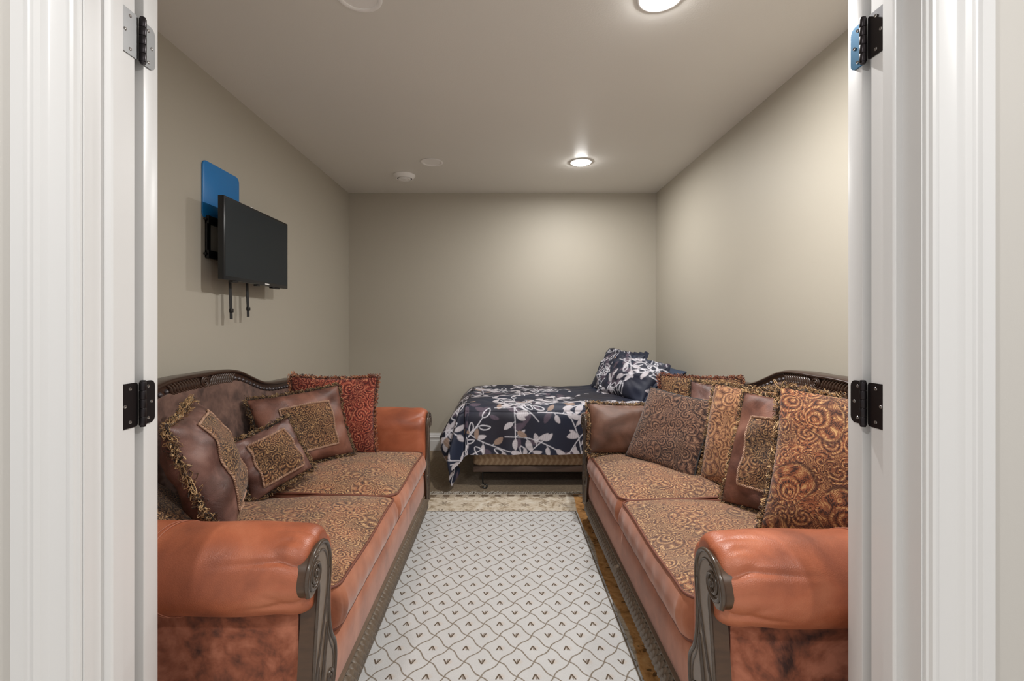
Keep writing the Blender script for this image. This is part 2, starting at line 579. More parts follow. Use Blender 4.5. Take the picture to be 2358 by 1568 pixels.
def extrude_profile(prof, p0, p1, out, up, name, mat):
    """prof: (u along up-axis, h along out-axis) swept from p0 to p1"""
    p0, p1, out, up = map(lambda q: np.array(q, float), (p0, p1, out, up))
    Pm = np.array([[q + up * u + out * h for u, h in prof] for q in (p0, p1)])
    b = MB()
    b.grid(Pm, cap0=True, cap1=True)
    b.f.append(tuple([0, len(prof) - 1, 2 * len(prof) - 1, len(prof)]))
    return struct(b.build(name, mat, sharp=25))


bbp = [(0, 0), (0, 0.016), (0.095, 0.016), (0.1, 0.013), (0.118, 0.013), (0.122, 0.017), (0.128, 0.017), (0.134, 0.011), (0.145, 0.011), (0.155, 0.006), (0.165, 0.005), (0.165, 0)]
extrude_profile(bbp, (XL, YB, 0), (XR, YB, 0), (0, -1, 0), (0, 0, 1), 'baseboard_back', 'trim')
extrude_profile(bbp, (XL, YF + 0.07, 0), (XL, YB - 0.017, 0), (1, 0, 0), (0, 0, 1), 'baseboard_left', 'trim')
extrude_profile(bbp, (XR, YF + 0.07, 0), (XR, YB - 0.017, 0), (-1, 0, 0), (0, 0, 1), 'baseboard_right', 'trim')

# door casing on the hall face: outer thick edge to thin inner edge
casp = [(0, 0), (0, 0.021), (0.002, 0.023), (0.024, 0.023), (0.027, 0.018), (0.03, 0.017), (0.04, 0.021), (0.05, 0.019), (0.056, 0.013), (0.06, 0.011), (0.088, 0.009), (0.09, 0.012), (0.096, 0.0135), (0.101, 0.012), (0.103, 0.007), (0.106, 0.005), (0.106, 0)]
CASE = JX + 0.003 + 0.106
for k, s_ in ((1, -1), (2, 1)):
    extrude_profile(casp, (s_ * CASE, HY, 0), (s_ * CASE, HY, 2.16), (0, -1, 0), (-s_, 0, 0), 'trim_%d' % k, 'trim')
extrude_profile(casp, (-CASE, HY, 2.16), (CASE, HY, 2.16), (0, -1, 0), (0, 0, -1), 'trim_3', 'trim')
# jambs with door stops
for k, s_ in ((4, -1), (5, 1)):
    b = MB()
    xo = s_ * (JX + 0.02)
    prof = [(JX + 0.0199, HY + 0.0005), (JX, HY + 0.0005), (JX, 0.862), (JX - 0.003, 0.8622), (JX - 0.012, 0.864), (JX - 0.014, 0.867), (JX - 0.014, 0.889), (JX, 0.889), (JX, YF - 0.001), (JX + 0.0199, YF - 0.001)]
    if s_ < 0: prof = [(-p, q) for p, q in prof]
    b.prism(prof, lambda a, c, h: (a, c, h), 0.0, 2.069)
    struct(b.build('trim_%d' % k, 'trim', sharp=25))
b = MB()
b.box((-JX + 0.001, HY + 0.001, 2.05), (JX - 0.001, YF - 0.001, 2.0695))
b.box((-JX + 0.015, 0.865, 2.036), (JX - 0.015, 0.889, 2.05))
struct(b.build('trim_6', 'trim'))


# two doors folded back flat against the room side of the doorway wall, on visible hinges
def rrect(w, h, r, n=5, rr=None):
    """rounded rectangle, per-corner radius list rr (tr, tl, bl, br)"""
    rr = rr or (r, r, r, r)
    out = []
    for (sx, sy, a0), q in zip(((1, 1, 0), (-1, 1, 90), (-1, -1, 180), (1, -1, 270)), rr):
        cx, cy = sx * (w / 2 - q), sy * (h / 2 - q)
        for k in range(n + 1):
            a = math.radians(a0 + 90 * k / n)
            out.append((cx + q * math.cos(a), cy + q * math.sin(a)))
    return out


def disc_screw(b, x, y, z, nx, r=0.0036):
    n = 12
    P0 = [(x, y + r * math.cos(2 * PI * k / n), z + r * math.sin(2 * PI * k / n)) for k in range(n)]
    P1 = [(x + nx * 0.0012, y + r * 0.8 * math.cos(2 * PI * k / n), z + r * 0.8 * math.sin(2 * PI * k / n)) for k in range(n)]
    P2 = [(x + nx * 0.0004, y + r * 0.35 * math.cos(2 * PI * k / n), z + r * 0.35 * math.sin(2 * PI * k / n)) for k in range(n)]
    b.grid(np.array([P0, P1, P2]), wv=True, cap1=True)


def make_door(idx, s_, hinge_mats):
    b = MB()
    D0, D1 = 0.959, 0.999
    xo, xi = s_ * (JX + 0.001), s_ * (JX + 0.69)
    lo, hi = min(xo, xi), max(xo, xi)
    b.box((lo, D0, 0.012), (hi, D1, 2.03))
    d = struct(b.build('door_%d' % idx, 'trim', bevel=0.0015))
    for px0, px1, z0, z1 in ((0.12, 0.57, 0.22, 0.82), (0.12, 0.57, 0.98, 1.9)):   # raised panels on the room face
        q = MB()
        a0, a1 = sorted((s_ * (JX + px0), s_ * (JX + px1)))
        q.box((a0, D1, z0), (a1, D1 + 0.006, z1))
        q.build('panel', 'trim', d, bevel=0.003)
    nx = -s_
    for z, (lm, dm, km) in zip((1.781, 1.037), hinge_mats):
        H = 0.089
        fx = s_ * JX
        q = MB()                                # leaf on the jamb
        for y0, y1, r4 in ((0.8905, 0.9405, None),):
            w = y1 - y0
            q.prism(rrect(w, H, 0.006), lambda a, c, h, y0=y0, w=w: (fx + nx * h, y0 + w / 2 + a, z + c), -0.0005, 0.0022)
        hg = q.build('hinge', lm, d, sharp=30)
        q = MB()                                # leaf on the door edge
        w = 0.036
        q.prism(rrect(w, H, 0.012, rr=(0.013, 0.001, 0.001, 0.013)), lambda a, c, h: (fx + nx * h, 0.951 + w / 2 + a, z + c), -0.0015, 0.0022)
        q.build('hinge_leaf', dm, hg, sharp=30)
        q = MB()                                # five-part knuckle
        kz = np.linspace(-H / 2, H / 2, 6)
        for i in range(5):
            q.lathe([(0.0001, kz[i] + 0.0004), (0.0062, kz[i] + 0.0004), (0.0066, kz[i] + 0.0014), (0.0066, kz[i + 1] - 0.0014), (0.0062, kz[i + 1] - 0.0004), (0.0001, kz[i + 1] - 0.0004)], (fx + nx * 0.0066, 0.9475, z), 14)
        for e in (-1, 1):
            q.lathe([(0.0001, e * 0.0445), (0.0055, e * 0.0445), (0.005, e * 0.0475), (0.0001, e * 0.0485)], (fx + nx * 0.0066, 0.9475, z), 14)
        q.build('knuckle', km, hg, sharp=30)
        for yy, zz in ((0.921, 0.033), (0.9085, 0.0), (0.921, -0.033), (0.968, 0.033), (0.977, 0.0), (0.968, -0.033)):
            q = MB()
            disc_screw(q, fx + nx * 0.0021, yy, z + zz, nx)
            q.build('screw', 'screw', hg, sharp=30)
    return d


make_door(1, -1, [('hinge_grey_reflect', 'hinge_grey_reflect', 'hinge_black'), ('hinge_black', 'hinge_black', 'hinge_black')])
make_door(2, 1, [('hinge_black', 'hinge_blue_reflect', 'hinge_black'), ('hinge_black', 'hinge_black', 'hinge_black')])


# ------------------------------------------------------------------ ceiling fixtures
def downlight(x, y, lit, label, group):
    r = thing('recessed_downlight', (x, y, CEIL), label, 'ceiling light', group)
    q = MB()
    q.lathe([(0.070, 0.004), (0.070, -0.001), (0.086, -0.001), (0.087, -0.003), (0.084, -0.005), (0.074, -0.006), (0.069, -0.003), (0.068, 0.004)], seg=40)
    q.build('trim_ring', 'white', r)
    q = MB()
    q.lathe([(0.0695, 0.0), (0.064, 0.03), (0.055, 0.05), (0.05, 0.055), (0.0, 0.056)], seg=40)
    q.build('housing', 'white', r)
    q = MB()
    if lit: q.lathe([(0.052, 0.05), (0.054, 0.0), (0.05, -0.012), (0.038, -0.02), (0.02, -0.0235), (0.0, -0.0245)], seg=32)
    else: q.lathe([(0.064, 0.02), (0.062, 0.014), (0.05, 0.011), (0.03, 0.0095), (0.0, 0.009)], seg=32)
    q.build('bulb' if lit else 'lens', 'glow' if lit else 'white', r)
    return r


GL = 'round recessed downlights in the ceilings'
downlight(*ROOM_LAMPS[0], True, 'lit round recessed downlight in the ceiling above the sofa with seven cushions', GL)
downlight(*ROOM_LAMPS[1], True, 'lit round recessed downlight in the ceiling above the bed', GL)
downlight(-0.547, 1.755, False, 'unlit white round recessed light in the ceiling above the sofa with five cushions', GL)
downlight(-0.547, 3.55, False, 'unlit white round recessed light in the ceiling beside the smoke alarm', GL)
for x, y in HALL_LAMPS:
    downlight(x, y, True, 'lit round recessed downlight in the hall ceiling outside the doorway', GL)

sm = thing('smoke_alarm', (-0.822, 3.86, CEIL), 'white round smoke alarm with ringed vent on the ceiling', 'smoke alarm')
q = MB()
q.lathe([(0.0, 0.0), (0.088, 0.0), (0.090, -0.004), (0.086, -0.012), (0.072, -0.03), (0.068, -0.033), (0.064, -0.0325), (0.062, -0.028), (0.0, -0.028)], seg=48)
q.build('body', 'white', sm)
q = MB()
q.lathe([(0.061, -0.0282), (0.0605, -0.0288), (0.056, -0.0288), (0.0555, -0.0282)], seg=48)
q.build('vent_ring', 'slot', sm)
q = MB()
q.lathe([(0.052, -0.028), (0.05, -0.036), (0.044, -0.039), (0.036, -0.0385), (0.034, -0.035), (0.026, -0.035), (0.024, -0.039), (0.0, -0.041)], seg=40)
q.build('cover', 'white', sm)


# ------------------------------------------------------------------ area rug
rug = thing('area_rug', (-0.013, 1.975, 0.0), 'ivory rug with brown lattice, sprigs and floral border between the sofas', 'rug')
q = MB()
q.box((-0.78, -1.25, 0.0), (0.78, 1.262, 0.007))
q.build('border', 'rug_border', rug)
q = MB()
q.box((-0.485, -0.98, 0.006), (0.485, 0.972, 0.0085))
q.build('field', 'rug_field', rug)
q = MB()
for k in range(420):
    x = -0.775 + 1.55 * k / 419 + random.uniform(-.001, .001)
    L_ = random.uniform(0.045, 0.075)
    a = random.uniform(-0.6, 0.6)
    p = [(x, 1.255, 0.006), (x + a * L_ * .3, 1.262 + L_ * .4, 0.006 + random.uniform(0, .004)), (x + a * L_, 1.262 + L_, 0.003)]
    q.tube(catmull(p, 2), 0.0013, 3)
q.build('fringe', 'rug_fringe', rug, stuff=True)


# ------------------------------------------------------------------ sofas
SL = 0.935                                  # half length over the arm rolls
crest_pts = [(0, .985), (.1, .986), (.2, .981), (.28, .965), (.38, .928), (.48, .893), (.58, .874), (.7, .866), (.82, .862), (.95, .86)]
cx_, cz_ = np.array([p[0] for p in crest_pts]), np.array([p[1] for p in crest_pts])
_cc = catmull(crest_pts, 10)


def crest(y):
    return float(np.interp(abs(y), _cc[:, 0], _cc[:, 1]))


bead_src = None


def spiral(c, r0, r1, a0, turns, n, h):
    out = []
    for k in range(n):
        t = k / (n - 1)
        r = r0 + (r1 - r0) * t
        a = a0 + turns * 2 * PI * t
        out.append((c[0] + r * math.cos(a), c[1] + r * math.sin(a), h))
    return out


def make_sofa(bx, my, sx, label, seat_mat, wood_post):
    root = thing('sofa', (bx, my, 0), label, 'sofa')
    mk = lambda b, name, mat, par=root, **kw: b.build(name, mat, par, sx=sx, **kw)
    # base
    b = MB()
    prof = [(0.03, 0.14), (0.9, 0.14), (0.925, 0.15), (0.932, 0.2), (0.934, 0.26), (0.93, 0.31), (0.91, 0.325), (0.03, 0.325)]
    b.grid(np.array([[(x, y, z) for x, z in prof] for y in (-0.84, 0.84)]), wv=True, cap0=True, cap1=True)
    mk(b, 'base', 'suede', sharp=50)
    # carved gadroon rail under the apron
    b = MB()
    ny, na = 1000, 9
    ys = np.linspace(-0.745, 0.745, ny)
    Pm = np.zeros((ny, na, 3))
    for j in range(na):
        a = -PI / 2 + PI * j / (na - 1)
        d = 0.0115 * np.abs(np.sin(PI * (ys / 0.026 + 2.7 * j / (na - 1)))) ** 0.7
        rr = 0.0245 + d
        Pm[:, j] = np.stack([0.934 + 0.85 * rr * math.cos(a), ys, 0.126 + 1.1 * rr * math.sin(a)], 1)
    b.grid(Pm)
    for z0, z1 in ((0.082, 0.089), (0.164, 0.170)):
        b.box((0.9, -0.75, z0), (0.941, 0.75, z1))
    b.box((0.88, -0.75, 0.082), (0.93, 0.75, 0.168))
    rail = mk(b, 'carved_rail', 'rope', sharp=60)
    b = MB()
    b.tube(spiral((0, 0), 0.02, 0.004, 0, 1.5, 24, 0), 0.004, 6)
    b.v = [(0.95 + p[2], p[0], 0.129 + p[1]) for p in b.v]
    b.box((0.93, -0.024, 0.1), (0.9505, 0.024, 0.158))
    mk(b, 'rosette', 'rope', rail)
    # feet
    for ex in (0.86, 0.1):
        for ey in (-0.86, 0.86):
            b = MB()
            secs = [(0.0088 if ex > .5 else 0.0, 0.040), (0.012, 0.046), (0.035, 0.042), (0.06, 0.034), (0.085, 0.044), (0.11, 0.058), (0.15, 0.062)]
            b.grid(np.array([[(ex + h * cxx, ey + h * cyy, z) for cxx, cyy in ((-1, -.8), (-.8, -1), (.8, -1), (1, -.8), (1, .8), (.8, 1), (-.8, 1), (-1, .8))] for z, h in catmull(secs, 3)]), wv=True, cap0=True, cap1=True)
            mk(b, 'foot', 'wood', sharp=50)
    # backrest
    b = MB()
    ny = 61
    secs = []
    for y in np.linspace(-0.86, 0.86, ny):
        top = crest(y) - 0.05
        e = 1 - abs(y / 0.86) ** 6
        fr = []
        for t in np.linspace(0, 1, 12):
            z = 0.28 + (top - 0.28) * t
            x = 0.215 - 0.105 * t + 0.02 * math.sin(PI * min(1, t * 1.02)) * e
            fr.append((x, y, z))
        secs.append(fr + [(0.03, y, top), (0.008, y, top - 0.03), (0.008, y, 0.28)])
    b.grid(np.array(secs), wv=True, cap0=True, cap1=True)
    mk(b, 'backrest', 'suede_back', sharp=50)
    # crest rail
    b = MB()
    prof = [(0.098, -0.078), (0.111, -0.077), (0.115, -0.072), (0.112, -0.066), (0.106, -0.063), (0.105, -0.018), (0.107, -0.014), (0.115, -0.012), (0.117, -0.006), (0.112, 0.0), (0.095, 0.003), (0.03, 0.0), (0.01, -0.008), (0.006, -0.05), (0.02, -0.06)]
    secs = [[(x, y, crest(y) + z) for x, z in prof] for y in np.linspace(-0.9, 0.9, 121)]
    b.grid(np.array(secs), wv=True, cap0=True, cap1=True)
    cr = mk(b, 'crest_rail', 'wood', sharp=50)
    # carved leaf fans and centre volute on the crest
    for e in (-1, 1):
        b = MB()
        for k in range(11):
            y0 = 0.022 + k * 0.0165
            pts = [(y0, -0.060), (y0 + 0.016, -0.050), (y0 + 0.022, -0.030), (y0 + 0.042, -0.012)]
            P3 = [(0.107 - 0.001 * i / 12, e * p[0], crest(p[0]) + p[1]) for i, p in enumerate(catmull(pts, 4))]
            b.tube(P3, np.interp(np.linspace(0, 1, len(P3)), [0, .5, 1], [.006, .009, .004]), 7)
        mk(b, 'carved_leaf', 'wood', cr, sharp=70)
    b = MB()
    zc = crest(0) - 0.036
    b.tube([(0.109 + 0.003 * k / 39, p[0], zc + p[1]) for k, p in enumerate(spiral((0, 0), 0.026, 0.003, 1.2, 2.3, 40, 0))], np.linspace(0.006, 0.004, 40), 8)
    mk(b, 'volute', 'wood', cr, sharp=70)
    # beads
    global bead_src
    for e in (-1, 1):
        for k in range(20):
            y = e * (0.228 + k * 0.0335)
            loc = (sx * 0.106, y, crest(y) - 0.039)
            if bead_src is None:
                b = MB()
                b.lathe([(0.0, -0.0105), (0.0046, -0.008), (0.008, -0.0046), (0.0105, 0.0), (0.008, 0.0046), (0.0046, 0.008), (0.0, 0.0105)], seg=12)
                bead_src = b.build('bead', 'bead_wood', cr, sharp=80)
                bead_src.location = loc
            else:
                share(bead_src, cr, loc)
    # arms
    for e in (-1, 1):
        cyl, czl, R = 0.105, 0.58, 0.105
        prof = []
        for k in range(121):                    # inner side over the top, round to the underside
            a = math.radians(0 + 270 * k / 120)
            prof.append((cyl + R * math.cos(a), czl + R * math.sin(a), a))
        prof += [(0.102, 0.47, None), (0.100, 0.30, None), (0.112, 0.292, None), (0.198, 0.292, None), (0.21, 0.30, None), (0.21, 0.42, None), (0.21, 0.5, None)]
        p2 = np.array([(p[0], p[1]) for p in prof])
        tang = np.roll(p2, -1, 0) - np.roll(p2, 1, 0)
        nrm = np.stack([tang[:, 1], -tang[:, 0]], 1)
        nrm /= np.linalg.norm(nrm, axis=1)[:, None]
        xs = list(np.linspace(0.03, 0.68, 14)) + list(np.linspace(0.70, 0.888, 18))
        secs = []
        for x in xs + [0.888 + 0.048 * q_ for q_ in (.2, .38, .54, .68, .8, .9, .96, .99, 1.0)]:
            d = 0.026 * (1 - math.sqrt(max(0, 1 - min(1, max(0, (x - 0.888) / 0.048)) ** 2)))
            f = min(1, max(0, (x - 0.78) / 0.13))
            sec = []
            for (t, z, a), nn in zip(prof, nrm):
                dd = -d
                if a is not None:
                    puff = 0.004 * math.sin(PI * min(1, max(0, (x - .03) / .88)))
                    pl = f * f * 0.011 * (abs(math.sin(a * 3.3 + 0.7 + 2 * (1 - f))) ** .6 - 0.85)
                    dd += puff + pl + 0.0018 * math.sin(x * 23 + a * 2.3)
                    for a0, x0, dp in ((62, .84, .004), (96, .80, .006), (118, .85, .005), (146, .70, .007), (172, .82, .004), (204, .78, .006), (228, .84, .004)):
                        q_ = min(1, max(0, (x - x0) / (.88 - x0))) * min(1, max(0, (.925 - x) / .045))
                        dd -= dp * q_ * math.exp(-((math.degrees(a) - a0 - 8 * (1 - q_)) / 4.5) ** 2)
                sec.append((x, e * (SL - (t + nn[0] * dd)), z + nn[1] * dd))
            secs.append(sec)
        b = MB()
        b.grid(np.array(secs), wv=True, cap0=True, cap1=True)
        arm = mk(b, 'arm', 'leather_arm', sharp=75)
        for xo in (0.60, 0.612):                # double row of stitches across the roll
            b = MB()
            P3 = []
            for k in range(41):
                a = math.radians(20 + 230 * k / 40)
                bow = 0.05 * math.sin(math.radians(230 * k / 40) * 0.8)
                P3.append((xo - bow, e * (SL - (cyl + (R + 0.0045) * math.cos(a))), czl + (R + 0.0045) * math.sin(a)))
            b.tube(P3, 0.0011, 5)
            mk(b, 'stitching', 'stitch', arm)
        b = MB()
        b.prism(rrect(0.865, 0.40, 0.02), lambda a, c, h, e=e: (0.465 + a, e * (SL - h), 0.295 + c), 0.072, 0.105)
        mk(b, 'side_panel', 'suede_panel', sharp=50)
        # scroll post in front of the arm
        out = [(.165, .10), (.163, .2), (.188, .27), (.187, .33), (.158, .378), (.144, .43), (.142, .5), (.149, .555), (.147, .598), (.126, .634), (.09, .65), (.047, .642), (.017, .616), (.006, .585), (.014, .556), (.036, .543), (.06, .549), (.073, .562), (.077, .54), (.07, .5), (.062, .45), (.052, .38), (.044, .3), (.046, .2), (.05, .10)]
        oc = catmull(out, 6)
        pos = lambda t, z, h, e=e: (h, e * (SL - t), z)
        b = MB()
        b.prism([tuple(p) for p in oc], pos, 0.905, 0.945)
        post = mk(b, 'scroll_post', 'bronze_side', sharp=45, bevel=0.0)
        b = MB()
        b.prism([tuple(p) for p in oc], pos, 0.9451, 0.9462)
        mk(b, 'face_plate', wood_post, post, sharp=45)
        b = MB()                                # raised edge moulding
        pick = lambda i0, i1, off: [pos(*p, off) for p in catmull(out[i0:i1], 6)]
        b.tube(pick(0, 15, 0.9455), 0.0062, 7)
        inn = [(.153, .12), (.15, .21), (.172, .275), (.17, .322), (.146, .37), (.131, .43), (.129, .5), (.135, .555), (.131, .59), (.115, .618), (.088, .631), (.056, .625), (.036, .607)]
        b.tube([pos(*p, 0.9455) for p in catmull(inn, 6)], 0.0032, 6)
        b.tube([pos(*p, 0.9455) for p in catmull(out[17:], 6)], 0.0045, 7)
        b.tube([pos(*p, 0.946) for p in catmull([(.14, .56), (.132, .51), (.112, .455), (.085, .39), (.062, .34), (.054, .28)], 6)], 0.0042, 7)
        mk(b, 'moulding', 'bronze_dark', post, sharp=70)
        b = MB()
        sp = spiral((.052, .590), 0.040, 0.004, math.radians(70), 2.4, 60, 0)
        b.tube([pos(p[0], p[1], 0.946 + 0.004 * k / 59) for k, p in enumerate(sp)], np.linspace(0.0062, 0.0035, 60), 8)
        mk(b, 'volute', 'bronze_dark', post, sharp=70)
        b = MB()                                # acanthus carving low on the post
        for k, (t1, z1) in enumerate([(.128, .425), (.118, .385), (.112, .35), (.106, .32), (.098, .3), (.075, .345), (.068, .31)]):
            t0, z0 = .1 - .004 * k, .12 + .012 * k
            pts = catmull([(t0, z0), ((t0 * .5 + t1 * .5) - .02, (z0 + z1) / 2), (t1 - .006, z1 - .03), (t1, z1)], 6)
            b.tube([pos(*p, 0.946) for p in pts], np.interp(np.linspace(0, 1, len(pts)), [0, .6, 1], [.006, .0075, .003]), 7)
        sp = spiral((.145, .265), 0.026, 0.004, math.radians(200), 2.0, 40, 0)
        b.tube([pos(p[0], p[1], 0.947) for p in sp], np.linspace(.0055, .003, 40), 7)
        mk(b, 'carved_leaf', 'bronze_dark', post, sharp=70)
    # seat cushions
    for e in (-1, 1):
        c = (0.565, e * 0.358)
        hx, hy, rc = 0.372, 0.352, 0.045
        per = []
        for (qx, qy, a0) in ((1, 1, 0), (-1, 1, 90), (-1, -1, 180), (1, -1, 270)):
            for k in range(9):
                a = math.radians(a0 + 90 * k / 8)
                per.append((qx * (hx - rc) + rc * math.cos(a), qy * (hy - rc) + rc * math.sin(a)))
            nxt = {(1, 1): (-1, 1), (-1, 1): (-1, -1), (-1, -1): (1, -1), (1, -1): (1, 1)}[(qx, qy)]
            p, n_ = per[-1], (nxt[0] * (hx - rc) + rc * math.cos(math.radians(a0 + 90)), nxt[1] * (hy - rc) + rc * math.sin(math.radians(a0 + 90)))
            for k in range(1, 22): per.append((p[0] + (n_[0] - p[0]) * k / 22, p[1] + (n_[1] - p[1]) * k / 22))
        per = np.array(per)
        wave = 0.006 * np.sin(per[:, 0] * 9 + 1.3 + e) + 0.004 * np.sin(per[:, 1] * 13 + e)
        zt = 0.452 + wave
        rings, uvs = [], []
        for rho in np.linspace(0.0, 1, 22):
            rho = rho ** 0.8
            crown = 0.042 * (1 - rho ** 3.2)
            w = 0.003 * np.sin(per[:, 0] * rho * 17 + 2 * e) * np.sin(per[:, 1] * rho * 14)
            rings.append(np.stack([c[0] + per[:, 0] * rho, c[1] + per[:, 1] * rho, zt * rho + 0.452 * (1 - rho) + crown + w * (1 - rho)], 1))
            uvs.append(np.stack([(c[0] + per[:, 0] * rho), c[1] + per[:, 1] * rho], 1))
        body = MB()
        rows = []
        cen = np.array(c)
        for k in range(11):
            t = k / 10
            bul = 1 + 0.055 * math.sin(PI * t) ** 0.8
            wr = 0.003 * np.sin(np.arange(len(per)) * 1.9 + e) * math.sin(PI * t)
            rows.append(np.stack([c[0] + per[:, 0] * bul + wr, c[1] + per[:, 1] * (1 + 0.012 * math.sin(PI * t)), zt * (1 - t) + 0.328 * t], 1))
        body.grid(np.array(rows), wv=True, cap1=True)
        cu = mk(body, 'seat_cushion', 'suede', sharp=60)
        b = MB()
        b.grid(np.array(rings), wv=True, uv=np.array(uvs))
        mk(b, 'top_panel', seat_mat, cu, sharp=70)
        for zz, rr in ((zt + 0.001, 0.0046), (np.full(len(per), 0.334), 0.0046)):
            b = MB()
            b.tube(np.stack([c[0] + per[:, 0] * 1.004, c[1] + per[:, 1] * 1.002, zz], 1), rr, 7, closed=True)
            mk(b, 'piping', 'piping_red', cu, sharp=80)
    return root


M['bead_wood'] = m_plain('polished_bead_wood', (96, 90, 92), 0.22, 0.5)
LBX, LMY = -1.405, 2.01
RBX, RMY = 1.44, 1.965
make_sofa(LBX, LMY, 1, 'rust suede and leather sofa below the television with five fringed cushions', 'seat_l', 'bronze')
make_sofa(RBX, RMY, -1, 'rust suede and leather sofa opposite the television with seven cushions', 'seat_r', 'bronze')


# ------------------------------------------------------------------ cushions (throw pillows)
def pillow_surf(w, h, t, seed, sag=0.0, power=0.42, wr=1.0):
    r = np.random.default_rng(seed)
    ph = r.uniform(0, 6.28, 8)

    def surf(u, v, side):
        x = w / 2 * u * (1 - 0.07 * (1 - v * v) * abs(u) ** 3)
        y = h / 2 * v * (1 - 0.07 * (1 - u * u) * abs(v) ** 3)
        base = max(0.0, (1 - u * u) * (1 - v * v))
        z = side * t / 2 * base ** power
        e = base ** 0.5
        z += side * wr * e * (0.006 * math.sin(5 * u + ph[0] + 3 * v) + 0.005 * math.sin(9 * v + ph[1] - 4 * u) + 0.004 * math.sin(14 * u * v + ph[2]))
        # folds running in from the corners
        z += side * wr * 0.005 * math.sin(16 * math.atan2(v, u) + ph[3]) * e * (u * u + v * v) * 0.6
        y -= sag * (1 - v * v) * 0
        z += 0.012 * math.sin(2.2 * u + ph[4]) * math.sin(1.8 * v + ph[5])
        return (x, y, z)
    return surf


def frame_matrix(center, normal, roll=0.0):
    n = Vector(normal).normalized()
    up = Vector((0, 0, 1))
    y = (up - n * up.dot(n)).normalized()
    x = y.cross(n)
    R = Matrix((x, y, n)).transposed() @ Matrix.Rotation(math.radians(roll), 3, 'Z')
    return Matrix.Translation(Vector(center)) @ R.to_4x4()


GOLD = np.array([lin((194, 160, 116))[:3], lin((150, 114, 76))[:3], lin((92, 68, 48))[:3], lin((54, 40, 32))[:3]])
REDF = np.array([lin((190, 130, 92))[:3], lin((150, 84, 58))[:3], lin((110, 52, 38))[:3], lin((64, 34, 26))[:3]])


